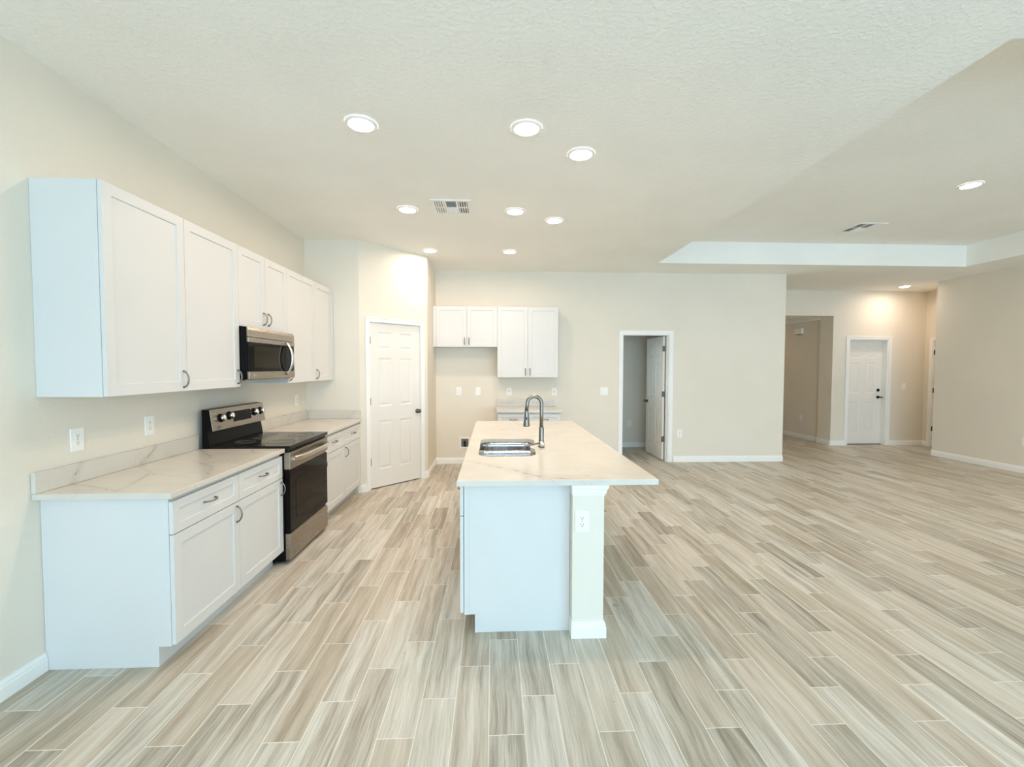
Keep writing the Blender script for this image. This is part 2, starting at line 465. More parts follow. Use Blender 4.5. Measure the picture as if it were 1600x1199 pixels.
# ------------------------------------------------------------------ doors
def six_panel(x0, x1, z0, z1, yb, yf, rects, both=True):
    prof = [(.012, .007), (.022, .007), (.042, .0015)]
    mb = MB(); mb.framed(x0, x1, z0, z1, yb, yf, [(r, prof) for r in rects])
    return mb
def panel_rects(w, x0, z0, hgt, left=.16, gap=.165):
    k = hgt / 2.058; ca = .5 * (w - .245 - .120)
    cols = [(x0 + .1225, x0 + .1225 + ca), (x0 + w - .1225 - ca, x0 + w - .1225)]
    rows = [(.225, .835), (1.018, 1.622), (1.728, 1.945)]
    return [(a, c, z0 + r0 * k, z0 + r1 * k) for (a, c) in cols for (r0, r1) in rows]
def casing(mb, x0, x1, ztop, y, w=.058, t=.017, sgn=-1, legs=(1, 1)):
    """mitred-look casing round an opening on the wall face y, standing off to sgn*Y"""
    for (a, c, on) in ((x0 - w, x0, legs[0]), (x1, x1 + w, legs[1])):
        if on:
            mb.box(a, c, y, y + sgn * t * .7, 0, ztop + w); 
            q = (c, c - w * .45) if a < x0 - 1e-6 and c <= x0 + 1e-6 else (a, a + w * .45)
            o = (a, a + w * .3) if c <= x0 + 1e-6 else (c - w * .3, c)
            mb.box(o[0], o[1], y + sgn * t * .7, y + sgn * t, 0, ztop + w)
    mb.box(x0, x1, y, y + sgn * t * .7, ztop, ztop + w); mb.box(x0 - w * .7, x1 + w * .7, y + sgn * t * .7, y + sgn * t, ztop + w * .7, ztop + w)
def hinge(root, x, y, z, mat='hinge'):
    b = MB(); b.lathe([(.0065, -.045), (.0065, .045)], (x, y, z), 'z', 10); b.box(x - .016, x + .016, y + .003, y + .006, z - .044, z + .044)
    return b.build('hinge', mat, root)
def knob(root, x, y, z, mat, sgn=-1):
    b = MB(); b.lathe([(.027, 0), (.030, sgn * .004), (.027, sgn * .008), (.012, sgn * .010), (.011, sgn * .028), (.020, sgn * .034), (.0275, sgn * .046), (.026, sgn * .058), (.014, sgn * .066), (.002, sgn * .068)], (x, y, z), 'y', 24)
    return b.build('doorknob', mat, root)

# pantry door, local x along the angled wall
r = thing('door_1', 'white six-panel pantry door in the angled wall, closed', 'door', (XP2, YE, 0), PA, kind='structure')
b = MB(); casing(b, S0, S1, PZ, 0); b.build('casing', 'white', r, .003)
b = MB(); b.box(S0, S0 + .003, 0, .1, 0, PZ); b.box(S1 - .003, S1, 0, .1, 0, PZ); b.box(S0, S1, 0, .1, PZ - .003, PZ); b.build('jamb', 'white', r)
six_panel(S0 + .005, S1 - .006, .014, 2.070, .055, .018, panel_rects(.742, S0 + .005, .014, 2.056)).build('door_slab', 'door', r)
for z in (1.848, 1.096, .345): hinge(r, S0 + .006, .010, z)
knob(r, .834, .018, .933, 'bronze')

# bedroom door, swung open into the room behind
r = thing('door_2', 'white six-panel door standing open in the back wall doorway', 'door', ((D2[0] + D2[1]) / 2, YB, 0), 0, kind='structure')
cx = (D2[0] + D2[1]) / 2; hw = (D2[1] - D2[0]) / 2
b = MB(); casing(b, -hw, hw, D2[2], 0, w=.060); b.build('casing', 'white', r, .003)
b = MB(); b.box(-hw, -hw + .012, 0, .12, 0, D2[2]); b.box(hw - .012, hw, 0, .12, 0, D2[2]); b.box(-hw + .012, hw - .012, 0, .12, D2[2] - .012, D2[2])
b.box(hw - .022, hw - .012, .045, .075, 0, D2[2] - .012); b.build('jamb', 'white', r)
W2 = .735
def swing(mb): return mb.xf(Matrix.Translation((hw - .058, .124, 0)) @ Matrix.Rotation(R(-89.6), 4, 'Z'))
b = six_panel(-W2, 0, .012, 2.032, .035, .0, panel_rects(W2, -W2, .012, 2.02))
swing(b).build('door_slab', 'door', r)
for z in (1.83, 1.09, .35):
    b2 = MB(); b2.box(-.001, .003, .004, .031, z - .045, z + .045); b2.lathe([(.0065, -.045), (.0065, .045)], (.006, -.004, z), 'z', 10); swing(b2).build('hinge', 'hinge', r)
for sg in (0, 1):
    prof = [(.027, 0), (.030, .004), (.027, .008), (.012, .010), (.011, .028), (.020, .034), (.0275, .046), (.026, .058), (.014, .066), (.002, .068)]
    pr = [(q, .035 + h) for q, h in prof] if sg else [(q, -h) for q, h in prof]
    b2 = MB(); b2.lathe(pr, (-W2 + .062, 0, .93), 'y', 24); swing(b2).build('doorknob', 'bronze', r)

# entry door at the far end of the hall
r = thing('door_3', 'white six-panel entry door with black lever and deadbolt at hall end', 'door', ((D3[0] + D3[1]) / 2, YH, 0), 0, kind='structure')
hw = (D3[1] - D3[0]) / 2
b = MB(); casing(b, -hw, hw, D3[2], 0, w=.058); b.build('casing', 'white', r, .003)
b = MB(); b.box(-hw, -hw + .02, 0, .16, 0, D3[2]); b.box(hw - .02, hw, 0, .16, 0, D3[2]); b.box(-hw + .02, hw - .02, 0, .16, D3[2] - .02, D3[2]); b.build('jamb', 'white', r)
w = 2 * hw - .042
six_panel(-hw + .021, hw - .021, .0145, D3[2] - .0205, .16, .115, panel_rects(w, -hw + .021, .015, 2.045)).build('door_slab', 'door', r)
b = MB(); b.box(-hw + .02, hw - .02, .08, .16, 0, .014); b.build('threshold', 'nickel', r)
b = MB(); b.lathe([(.030, 0), (.030, -.012), (.024, -.016), (.010, -.017)], (hw - .085, .115, 1.085), 'y', 20); b.build('deadbolt', 'blackmetal', r)
b = MB(); b.lathe([(.030, 0), (.030, -.010), (.013, -.014), (.012, -.045)], (hw - .085, .115, .945), 'y', 20)
b.tube([(hw - .085, .072, .945), (hw - .06, .070, .945), (hw - .005, .074, .942)], [.012, .012, .009], 10); b.build('lever', 'blackmetal', r)

# side door at the far right, seen almost edge-on; local x along +Y... wall face at x=XRR facing -X
r = thing('door_4', 'white closed door seen edge-on at the far right of the hall', 'door', (XRR, (D4[0] + D4[1]) / 2, 0), R(-90), kind='structure')
hw = (D4[1] - D4[0]) / 2
b = MB(); casing(b, -hw, hw, D4[2], 0); b.build('casing', 'white', r, .003)
b = MB(); b.box(-hw, -hw + .012, 0, .12, 0, D4[2]); b.box(hw - .012, hw, 0, .12, 0, D4[2]); b.box(-hw + .012, hw - .012, 0, .12, D4[2] - .012, D4[2]); b.build('jamb', 'white', r)
six_panel(-hw + .016, hw - .0125, .004, D4[2] - .0125, .058, .022, panel_rects(2 * hw - .03, -hw + .016, .012, 2.028)).build('door_slab', 'door', r)
for z in (1.83, 1.09, .35): hinge(r, -hw + .016, .014, z, 'blackmetal')
knob(r, hw - .075, .022, .93, 'blackmetal')

# ------------------------------------------------------------------ cabinets (local: back wall at y=0, front towards -Y)
def handle(parent, x, z, y, upright=True, ln=.1):
    pts = []
    n = 14
    for i in range(n + 1):
        t = -1 + 2 * i / n
        d = -.030 * (1 - t * t) ** .62 - .002 if abs(t) < 1 else 0
        pts.append((x, y + d, z + t * ln / 2) if upright else (x + t * ln / 2, y + d, z))
    rad = [.0062 if i in (0, n) else .0048 if i in (1, n - 1) else .0044 for i in range(n + 1)]
    b = MB(); b.tube(pts, rad, 10, flat=1.25)
    return b.build('handle', 'nickel', parent)
def front(root, name, x0, x1, z0, z1, yface, frame=.058, t=.020):
    b = MB(); g = .0016
    x0 += g; x1 -= g; z0 += g; z1 -= g
    b.framed(x0, x1, z0, z1, yface + t, yface, [((x0 + frame, x1 - frame, z0 + frame, z1 - frame), [(.0015, .0075)])])
    return b.build(name, 'cabinet', root, .0012)
XU, XD, XC = .336, .635, .656
ZU0, ZU1, ZC = 1.370, 2.430, .9005
def wall_unit(label, loc, rz, w, z0, z1, doors, handles, depth=XU, group='white wall cabinets over the left counter', filler=0.):
    r = thing('wall_cabinet', label, 'cabinet', loc, rz, group)
    b = MB(); b.box(.0008, w - .0008, -(depth - .0225), -.001, z0, z1)
    b.build('body', 'cabinet', r, .0012)
    if filler:
        b = MB(); b.box(.001, filler, -(depth - .004), -(depth - .022), z0, z1); b.build('filler_strip', 'cabinet', r, .001)
    for (a, c), hx in zip(doors, handles):
        d = front(r, 'door', a, c, z0, z1, -depth)
        if hx is not None: handle(d, hx[0], hx[1], -depth)
    return r
Y1, Y2, Y3, Y4, Y5 = 2.231, 2.797, 3.362, 4.134, 4.750
GU = 'white wall cabinets over the left counter'
L90 = R(90)
wall_unit('tall white wall cabinet nearest the viewer, its blank side panel showing', (XL, Y1, 0), L90, Y2 - Y1, ZU0, ZU1, [(0, Y2 - Y1)], [(Y2 - Y1 - .033, 1.444)])
wall_unit('tall white wall cabinet just left of the microwave', (XL, Y2, 0), L90, Y3 - Y2, ZU0, ZU1, [(0, Y3 - Y2)], [(Y3 - Y2 - .030, 1.446)])
wm = Y4 - Y3
wall_unit('short white two-door wall cabinet directly above the microwave', (XL, Y3, 0), L90, wm, 1.829, ZU1, [(0, wm / 2), (wm / 2, wm)], [(wm / 2 - .036, 1.914), (wm / 2 + .036, 1.914)])
wall_unit('tall white wall cabinet just right of the microwave', (XL, Y4, 0), L90, Y5 - Y4, ZU0, ZU1, [(0, Y5 - Y4)], [(.032, 1.444)])
wall_unit('tall white wall cabinet farthest down the left wall, against the pantry', (XL, Y5, 0), L90, YE - Y5 - .003, ZU0, ZU1, [(0, YE - Y5 - .003)], [(.032, 1.444)])
GB = 'white wall cabinets on the back wall'
BX0, BX1, BX2 = -.9025, .055, .970
wall_unit('short white two-door wall cabinet on the back wall over the fridge space', (BX0, YB, 0), 0, BX1 - BX0, 1.827, ZU1, [(.045, .501), (.501, BX1 - BX0)], [(.501 - .034, 1.912), (.501 + .034, 1.912)], .32, GB, .043)
wb = BX2 - BX1
wall_unit('tall white two-door wall cabinet on the back wall over small counter', (BX1, YB, 0), 0, wb, ZU0, ZU1, [(0, wb / 2), (wb / 2, wb)], [(wb / 2 - .034, 1.452), (wb / 2 + .034, 1.452)], .32, GB)

ZD = .676
def base_unit(label, loc, rz, w, cols, hands, depth=XD, group=None, hz=.60, endpanel=False):
    r = thing('base_cabinet', label, 'cabinet', loc, rz, group)
    b = MB()
    top = ZC - .031
    b.prism([(-.002, 0), (-(depth - .085), 0), (-(depth - .085), .105), (-(depth - .022), .105), (-(depth - .022), top), (-.002, top)], 'x', .0008, w - .0008)
    b.build('body', 'cabinet', r, .001)
    for (a, c), (side) in zip(cols, hands):
        f = front(r, 'drawer', a, c, ZD + .001, .846, -depth, .045); handle(f, (a + c) / 2, .770, -depth, False)
        f = front(r, 'door', a, c, .112, ZD - .001, -depth)
        if side: handle(f, c - .030 if side > 0 else a + .030, hz, -depth)
    return r
GC = 'white base cabinets along the left wall'
base_unit('white base cabinet nearest the viewer with its blank end panel showing', (XL, Y1 - .003, 0), L90, Y2 - Y1 + .003, [(0, Y2 - Y1 + .003)], [1], group=GC)
base_unit('white base cabinet just left of the range, one drawer over one door', (XL, Y2, 0), L90, Y3 - Y2 + .003, [(0, Y3 - Y2 + .003)], [1], group=GC)
base_unit('white base cabinet just right of the range', (XL, Y4 + .006, 0), L90, Y5 - Y4 - .006, [(0, Y5 - Y4 - .006)], [-1], group=GC)
base_unit('white base cabinet farthest along the left wall, beside the pantry', (XL, Y5, 0), L90, YE - Y5 - .003, [(0, YE - Y5 - .003)], [-1], group=GC)
base_unit('small white base cabinet with two drawers against the back wall', (BX1 + .005, YB, 0), 0, .905, [(0, .4525), (.4525, .905)], [1, -1], depth=.63)

# countertops
def counter(label, segs, edge, seed, boxes, splashes, name='countertop'):
    r = thing(name, label, 'countertop', (0, 0, 0))
    loc = Vector(boxes[0][0::2]) if False else Vector(((boxes[0][0] + boxes[0][1]) / 2, (boxes[0][2] + boxes[0][3]) / 2, ZC - .03))
    r.location = loc
    mat = quartz('quartz_' + name + str(seed), r, ZC, segs, edge, seed)
    b = MB()
    for q in boxes: b.box(q[0] - loc.x, q[1] - loc.x, q[2] - loc.y, q[3] - loc.y, q[4] - loc.z, q[5] - loc.z)
    b.build('slab', mat, r, .003)
    for q in splashes:
        b = MB(); b.box(q[0] - loc.x, q[1] - loc.x, q[2] - loc.y, q[3] - loc.y, q[4] - loc.z, q[5] - loc.z); b.build('backsplash', mat, r, .002)
    return r
ZB = ZC + .103
e = XL
counter('white quartz counter with grey veins between the wall end and the range', [
    (e - .10, 2.44, e + .02, 2.374, .004, .9), (e + .02, 2.374, e + .245, 2.285, .004, .75), (e + .245, 2.285, e + .366, 2.235, .004, .7),
    (e + .366, 2.235, e + .247, 2.595, .004, .75), (e + .247, 2.595, e + .533, 2.50, .003, .4), (e - .10, 2.96, e - .04, 2.92, .0045, .95), (e - .04, 2.92, e + .02, 2.82, .0045, .95),
    (e + .02, 2.82, e + .29, 2.56, .003, .5), (e + .10, 3.28, e + .26, 3.11, .004, .75), (e + .26, 3.11, e + .33, 3.02, .004, .7), (e + .33, 3.02, e + .25, 2.95, .004, .6), (e + .25, 2.95, e + .50, 2.77, .003, .5),
    (e + .45, 3.30, e + .50, 3.21, .005, .7), (e + .50, 3.21, e + .61, 3.16, .004, .5), (e + .49, 2.777, e + .64, 2.474, .004, .6)],
    'x', 1.3, [(XL + .002, XL + XC, 2.188, Y3 + .003, ZC - .03, ZC)], [(XL + .002, XL + .022, 2.188, Y3 + .003, ZC + .0005, ZB)])
c2 = counter('white quartz counter in the corner between the range and the pantry wall', [
    (e + .1, 4.5, e + .5, 4.4, .004, .4), (e + .3, 5.0, e + .6, 5.45, .005, .7), (e + .05, 5.25, e + .4, 5.0, .004, .5), (e - .1, 4.9, e + .1, 4.7, .004, .5)],
    'x', 2.1, [(XL + .002, XL + XC, Y4 + .003, YE - .003, ZC - .03, ZC)], [(XL + .002, XL + .022, Y4 + .003, YE - .003, ZC + .0005, ZB), (XL + .0225, XL + XC - .01, YE - .023, YE - .003, ZC + .0005, ZB)])
counter('small white quartz counter against the back wall', [
    (.10, YB - .02 + .06, .30, YB + .04, .006, .5), (.62, YB + .05, .85, YB + .02, .006, .6), (.2, YB - .3, .7, YB - .4, .005, .4)],
    'y', 3.7, [(.040, .995, YB - .65, YB - .002, ZC - .03, ZC)], [(.042, .957, YB - .022, YB - .002, ZC + .0005, ZC + .115)])

# ------------------------------------------------------------------ island
IX0, IX1, IY0, IY1 = -.2013, .9166, 2.370, 5.039
CX0, CX1, CY0 = .440, .6185, 2.392
r = thing('kitchen_island', 'white island cabinets under the quartz island top, plain end panel forward', 'island', (0.14, 2.459, 0))
ox, oy = .14, 2.459
def loc(b): return b.xf(Matrix.Translation((-ox, -oy, 0)))
top = ZC - .031
b = MB(); 
b.prism([(-.1065, .0), (CX0 - .002, .0), (CX0 - .002, top), (-.165, top), (-.165, .105), (-.1065, .105)], 'y', 2.459, 2.478)
loc(b).build('end_panel', 'cabinet', r, .001)
b = MB(); b.box(-.143, -.139, 2.4565, 2.459, .105, top); b.box(-.0905, -.0885, 2.4565, 2.459, 0, .105); b.box(-.167, -.139, 2.4575, 2.459, .105, top); b.box(-.1065, -.0885, 2.4575, 2.459, 0, .105)
loc(b).build('corner_strip', 'cabinet', r)
for yy in (2.479, 2.970, 3.835, 4.457, 4.955):
    b = MB(); b.box(-.165, .419, yy, yy + .018, .105, top); loc(b).build('partition', 'cabinet', r)
b = MB(); b.box(.42, CX0 - .003, 2.479, 4.973, .105, top); loc(b).build('back_panel', 'cabinet', r)
b = MB(); b.box(-.105, -.09, 2.479, 4.973, 0, .104); loc(b).build('toe_kick', 'cabinet', r)
b = MB(); b.box(-.165, .419, 2.498, 3.834, .1055, .1195); loc(b).build('shelf_floor', 'cabinet', r)
def ifront(name, ya, yb_, z0, z1, fr=.055):
    # local frame turned to face -X
    b = MB(); g = .0016; w = yb_ - ya
    b.framed(g, w - g, z0 + g, z1 - g, .020, 0, [((fr, w - fr, z0 + fr, z1 - fr), [(.0015, .0075)])])
    b.xf(Matrix.Translation((-.1905, yb_, 0)) @ Matrix.Rotation(R(-90), 4, 'Z'))
    return loc(b).build(name, 'cabinet', r, .001)
def ihandle(par, y, z, upright=True):
    b = MB(); pts = []
    for i in range(13):
        t = -1 + i / 6; d = -.030 * (1 - t * t) ** .62 - .002 if abs(t) < 1 else 0
        pts.append((-.1905 + d, y, z + t * .05) if upright else (-.1905 + d, y + t * .05, z))
    b.tube(pts, .0045, 8); loc(b).build('handle', 'nickel', par)
f = ifront('drawer', 2.461, 2.978, ZD, .846, .045); ihandle(f, 2.72, .77, False)
f = ifront('door', 2.461, 2.978, .112, ZD - .002); ihandle(f, 2.945, .60)
f = ifront('drawer', 2.980, 3.843, ZD, .846, .045)
f = ifront('door', 2.980, 3.411, .112, ZD - .002); ihandle(f, 3.38, .60)
f = ifront('door', 3.413, 3.843, .112, ZD - .002); ihandle(f, 3.445, .60)
f = ifront('drawer', 4.466, 4.972, ZD, .846, .045); ihandle(f, 4.72, .77, False)
f = ifront('door', 4.466, 4.972, .112, ZD - .002); ihandle(f, 4.50, .60)

r = thing('dishwasher', 'stainless dishwasher edge sticking out past the island top left side', 'dishwasher', (-.2, 4.155, 0), R(-90))
# local: front towards -Y (world -X); local x = -(Y-4.155)
b = MB(); b.box(-.296, .296, .03, .57, .11, top - .003); b.build('body', 'black', r)
b = MB(); b.box(-.297, .297, -.004, .028, .115, top - .003); b.build('door', 'steel', r, .004)
b = MB(); b.box(-.28, .28, -.013, -.0045, .835, top - .004); b.build('handle', 'steel', r, .003)

r = thing('half_wall', 'short beige half wall capped with white crown at the island end', 'half wall', ((CX0 + CX1) / 2, CY0, 0), kind='structure')
cx, hw = (CX0 + CX1) / 2, (CX1 - CX0) / 2
LW = 4.985 - CY0
b = MB(); b.box(-hw, hw, 0, LW, 0, top); b.build('wall_core', 'wall', r, .002)
CROWN = [(0, 0), (.004, 0), (.006, .010), (.010, .014), (.012, .034), (.018, .040), (.021, .052), (.021, .062), (0, .062)]
b = MB()
def wrap(prof, z):
    o = prof
    ring = []
    for (u, h) in o:
        ring.append([b.bm.verts.new(p) for p in ((-hw - u * .35, -u, z + h), (hw + u, -u, z + h), (hw + u, LW + u, z + h), (-hw, LW + u, z + h), (-hw, LW, z + h), (hw, LW, z + h), (hw, 0, z + h), (-hw, 0, z + h))][:4])
    fs = []
    for A, B in zip(ring, ring[1:]):
        for k in range(3): fs.append(b.bm.faces.new((A[k], A[k + 1], B[k + 1], B[k])))
    # left return on the front corner
    va = [b.bm.verts.new((-hw - u * .35, -u, z + h)) for u, h in o]; vb = [b.bm.verts.new((-hw - u * .35, .066, z + h)) for u, h in o]
    for i in range(len(o) - 1): fs.append(b.bm.faces.new((va[i], va[i + 1], vb[i + 1], vb[i])))
    bmesh.ops.recalc_face_normals(b.bm, faces=fs)
wrap(CROWN, top - .062); b.build('crown', 'white', r)
b = MB(); wrap([(u * 1.0, h) for u, h in BPROF], 0); b.build('base_moulding', 'white', r)

# island top with the sink cut-out
def rounded(poly, rads, n=6):
    out = []; m = len(poly)
    for i in range(m):
        p = Vector((*poly[i], 0)); a = Vector((*poly[i - 1], 0)); c = Vector((*poly[(i + 1) % m], 0)); rr = rads[i]
        d1 = (a - p).normalized(); d2 = (c - p).normalized(); ang = d1.angle(d2); tl = rr / math.tan(ang / 2)
        p1 = p + d1 * tl; p2 = p + d2 * tl; bis = (d1 + d2).normalized(); cen = p + bis * (rr / math.sin(ang / 2))
        v1 = p1 - cen; v2 = p2 - cen; tot = v1.angle(v2); sg = 1 if v1.cross(v2).z > 0 else -1
        for k in range(n + 1):
            q = cen + Matrix.Rotation(sg * tot * k / n, 3, 'Z') @ v1; out.append((q.x, q.y))
    return out
SINK = rounded([(-.108, 3.022), (.300, 3.022), (.312, 3.30), (.285, 3.335), (.285, 3.425), (.335, 3.46), (.345, 3.775), (-.108, 3.775)], [.09, .09, .025, .02, .02, .03, .09, .09])
ir = thing('countertop', 'large white quartz island top with a sink cut-out', 'countertop', ((IX0 + IX1) / 2, (IY0 + IY1) / 2, ZC - .03))
isl_q = quartz('quartz_island', ir, ZC, [(-.155, 2.87, .001, 2.725, .006, .55), (.001, 2.725, .11, 2.640, .008, .85), (.11, 2.640, .215, 2.50, .010, 1.), (.215, 2.50, .32, 2.425, .011, 1.), (.32, 2.425, .42, 2.41, .008, .9), (-.12, 2.80, .10, 2.67, .004, .5), (.42, 2.41, .64, 2.415, .004, .6), (.05, 2.64, .26, 2.55, .003, .5), (.20, 2.52, .36, 2.34, .004, .6), (.26, 2.48, .55, 2.46, .0035, .5),
    (.34, 2.75, .70, 2.60, .003, .35), (.30, 3.15, .75, 2.95, .003, .25), (.5, 3.55, .9, 3.5, .003, .25)], 'y', 5.2)
b = MB()
zt, zb = ZC, ZC - .03
outer = [(IX0, IY0), (IX1, IY0), (IX1, IY1), (IX0, IY1)]
def ring(pts, z): return [b.bm.verts.new((x - ir.location.x, y - ir.location.y, z - ir.location.z)) for x, y in pts]
ch = .0025
o_in = [(IX0 + ch, IY0 + ch), (IX1 - ch, IY0 + ch), (IX1 - ch, IY1 - ch), (IX0 + ch, IY1 - ch)]
def loops(z, o): 
    A = ring(o, z); B = ring(SINK, z); es = []
    for L_ in (A, B):
        for i in range(len(L_)): es.append(b.bm.edges.new((L_[i], L_[(i + 1) % len(L_)])))
    bmesh.ops.triangle_fill(b.bm, use_beauty=True, use_dissolve=False, edges=es)
    return A, B
At, Bt = loops(zt, o_in); Ab, Bb = loops(zb, outer); Am = ring(outer, zt - ch)
for P_, Q_ in ((At, Am), (Am, Ab), (Bt, Bb)):
    for i in range(len(P_)): b.bm.faces.new((P_[i], P_[(i + 1) % len(P_)], Q_[(i + 1) % len(P_)], Q_[i]))
bmesh.ops.recalc_face_normals(b.bm, faces=b.bm.faces)
b.build('slab', isl_q, ir)

# undermount double bowl sink
r = thing('sink', 'stainless undermount double-bowl sink set in the island top', 'sink', (.1, 3.4, ZC - .03))
def bowl(pts, depth, name):
    b = MB(); cxm = sum(p[0] for p in pts) / len(pts); cym = sum(p[1] for p in pts) / len(pts)
    prof = [(1.0, 0), (.995, -.04), (.985, -depth + .04), (.965, -depth + .015), (.92, -depth)]
    rings = []
    for k, h in prof:
        rings.append([b.bm.verts.new((cxm + (x - cxm) * k - .1, cym + (y - cym) * k - 3.4, h)) for x, y in pts])
    fs = []
    for A, B in zip(rings, rings[1:]):
        for i in range(len(A)): fs.append(b.bm.faces.new((A[i], A[(i + 1) % len(A)], B[(i + 1) % len(A)], B[i])))
    fs.append(b.bm.faces.new(rings[-1]))
    for f in fs: f.smooth = True
    bmesh.ops.recalc_face_normals(b.bm, faces=fs)
    for f in fs: f.normal_flip()
    o = b.build(name, 'sinksteel', r)
    s = o.modifiers.new('thick', 'SOLIDIFY'); s.thickness = .002; s.offset = -1
    b = MB(); b.lathe([(.045, -depth + .001), (.043, -depth + .004), (.03, -depth + .003), (.005, -depth + .002)], (cxm - .1, cym - 3.4, 0), 'z', 24); b.build('drain', 'nickel', o)
near = rounded([(-.112, 3.018), (.304, 3.018), (.316, 3.30), (.289, 3.355), (-.112, 3.355)], [.09, .09, .03, .03, .06])
far = rounded([(-.112, 3.395), (.289, 3.395), (.339, 3.46), (.349, 3.779), (-.112, 3.779)], [.06, .03, .03, .09, .09])
bowl(near, .20, 'bowl'); bowl(far, .20, 'bowl')
b = MB()
hx = [( -.128, 3.005), (.345, 3.005), (.345, 3.33), (.318, 3.36), (.318, 3.40), (.368, 3.45), (.368, 3.795), (-.128, 3.795)]
def rl(pts): return [b.bm.verts.new((x - .1, y - 3.4, -.0006)) for x, y in pts]
es = []
for L_ in (rl(hx), rl(near), rl(far)):
    for i in range(len(L_)): es.append(b.bm.edges.new((L_[i], L_[(i + 1) % len(L_)])))
bmesh.ops.triangle_fill(b.bm, use_beauty=True, use_dissolve=False, edges=es)
bmesh.ops.recalc_face_normals(b.bm, faces=b.bm.faces)
b.build('rim', 'sinksteel', r)

# faucet
r = thing('faucet', 'brushed nickel gooseneck pull-down faucet standing behind the sink', 'faucet', (.372, 3.376, ZC))
b = MB(); b.lathe([(.026, 0), (.026, .006), (.021, .010), (.021, .045), (.0195, .055), (.0195, .150), (.0175, .155), (.0145, .160)], (0, 0, 0)); b.build('body', 'nickel', r)
pts = [(0, 0, .155), (0, 0, .25)]
for i in range(0, 25):
    a = math.pi * i / 24 * 1.03
    pts.append((-.056 + .056 * math.cos(a), -.002 * i / 24, .335 + .060 * math.sin(a)))
pts.insert(2, (0, 0, .31))
pts.append((-.116, -.004, .285))
b = MB(); b.tube(pts, .0142, 16); b.build('gooseneck', 'nickel', r)
b = MB(); b.lathe([(.0115, .292), (.0145, .286), (.0152, .270), (.0185, .225), (.0255, .172), (.0268, .166), (.024, .163), (.004, .163)], (-.117, -.004, 0)); h = b.build('spray_head', 'nickel', r)
b = MB(); b.box(-.121, -.113, -.0235, -.0175, .205, .235); b.build('button', 'black', h)
b = MB(); b.lathe([(.0195, 0), (.0205, -.012), (.020, -.036), (.013, -.041), (.002, -.042)], (0, -.012, .030), 'y', 20); lv = b.build('lever_hub', 'chrome', r)
b = MB(); b.tube([(-.012, -.035, .034), (-.05, -.045, .034), (-.095, -.050, .036)], [.0075, .0065, .0055], 10); b.build('lever', 'nickel', lv)

# ------------------------------------------------------------------ range (local: wall y=0, front -Y, x along +Y world)
YR0, RW = 3.372, .757
r = thing('range', 'stainless and black glass electric range between the left counters', 'range', (XL, YR0, 0), L90)
b = MB(); b.box(.002, RW - .002, -.640, -.042, .022, .885); b.box(.002, RW - .002, -.56, -.042, .012, .022); b.build('body', 'black', r, .003)
b = MB(); b.box(0, RW, -.690, -.10, .888, .918); b.build('cooktop', 'hob', r, .006, seg=3)
ct = [o for o in COL.objects if o.parent == r][-1]
for (bx, by, br) in ((.20, -.25, .075), (.20, -.53, .105), (.56, -.25, .075), (.56, -.53, .105), (.38, -.27, .055)):
    b = MB()
    for rr in (br, br - .004, br * .62):
        n = 40; A = []
        for k in range(n):
            a = 2 * math.pi * k / n; A.append((bx + rr * math.cos(a), by + rr * math.sin(a), .9184))
        A.append(A[0]); b.tube(A, .0007, 5)
    b.build('burner_ring', 'ventgrey', ct)
# backguard
b = MB(); b.prism([(-.040, .885), (-.100, .885), (-.100, .925), (-.083, 1.03), (-.118, 1.034), (-.096, 1.192), (-.040, 1.196)], 'x', .002, RW - .002); b.build('backguard', 'black', r, .003)
bg = [o for o in COL.objects if o.parent == r][-1]
b = MB(); b.prism([(-.119, 1.030), (-.1235, 1.031), (-.1015, 1.193), (-.097, 1.192)], 'x', 0.001, RW - .001); b.build('control_panel', 'steel', bg, .0015)
tilt = math.atan2(.022, .160)
def onpanel(mb, x, z):
    k = (z - 1.031) / .161; y = -.1235 + .022 * k
    return mb.xf(Matrix.Translation((x, y, z)) @ Matrix.Rotation(-tilt, 4, 'X'))
b = MB(); b.box(-.127, .127, -.0025, .001, -.046, .038); onpanel(b, .405, 1.118).build('display', 'blackglass', bg)
for kx, kz in ((.115, 1.122), (.228, 1.128), (.590, 1.122), (.692, 1.124)):
    b = MB(); b.lathe([(.034, .0), (.034, -.006), (.030, -.008)], (0, 0, 0), 'y', 28); kb = onpanel(b, kx, kz).build('knob_bezel', 'black', bg)
    b = MB(); b.lathe([(.026, -.008), (.025, -.030), (.022, -.034), (.002, -.034)], (0, 0, 0), 'y', 28); b.box(-.004, .004, -.037, -.034, -.02, .022); onpanel(b, kx, kz).build('knob', 'chrome', kb)
# maker's mark on the panel
def letters(txt, size, parent, mat, m4, name='lettering'):
    cu = bpy.data.curves.new(name, 'FONT'); cu.body = txt; cu.size = size; cu.extrude = .0004
    to = bpy.data.objects.new(name, cu); COL.objects.link(to)
    dg = bpy.context.evaluated_depsgraph_get()
    me = bpy.data.meshes.new_from_object(to.evaluated_get(dg)); bpy.data.objects.remove(to)
    me.transform(m4); o = bpy.data.objects.new(name, me); COL.objects.link(o); o.parent = parent
    me.materials.clear(); me.materials.append(M[mat]); return o
def ring_mark(parent, mat, m4, rad):
    b = MB(); n = 28
    A = [(rad * math.cos(2 * math.pi * k / n), rad * math.sin(2 * math.pi * k / n), 0) for k in range(n)]; A.append(A[0])
    b.tube(A, rad * .13, 6); b.box(-rad * .08, rad * .08, -rad * .45, rad * .5, -.0004, .0004); b.box(-rad * .08, rad * .4, -rad * .45, -rad * .3, -.0004, .0004); b.lathe([(rad * .13, -.0004), (rad * .13, .0004)], (-rad * .45, rad * .35, 0), 'z', 10)
    b.xf(m4); return b.build('emblem', mat, parent)
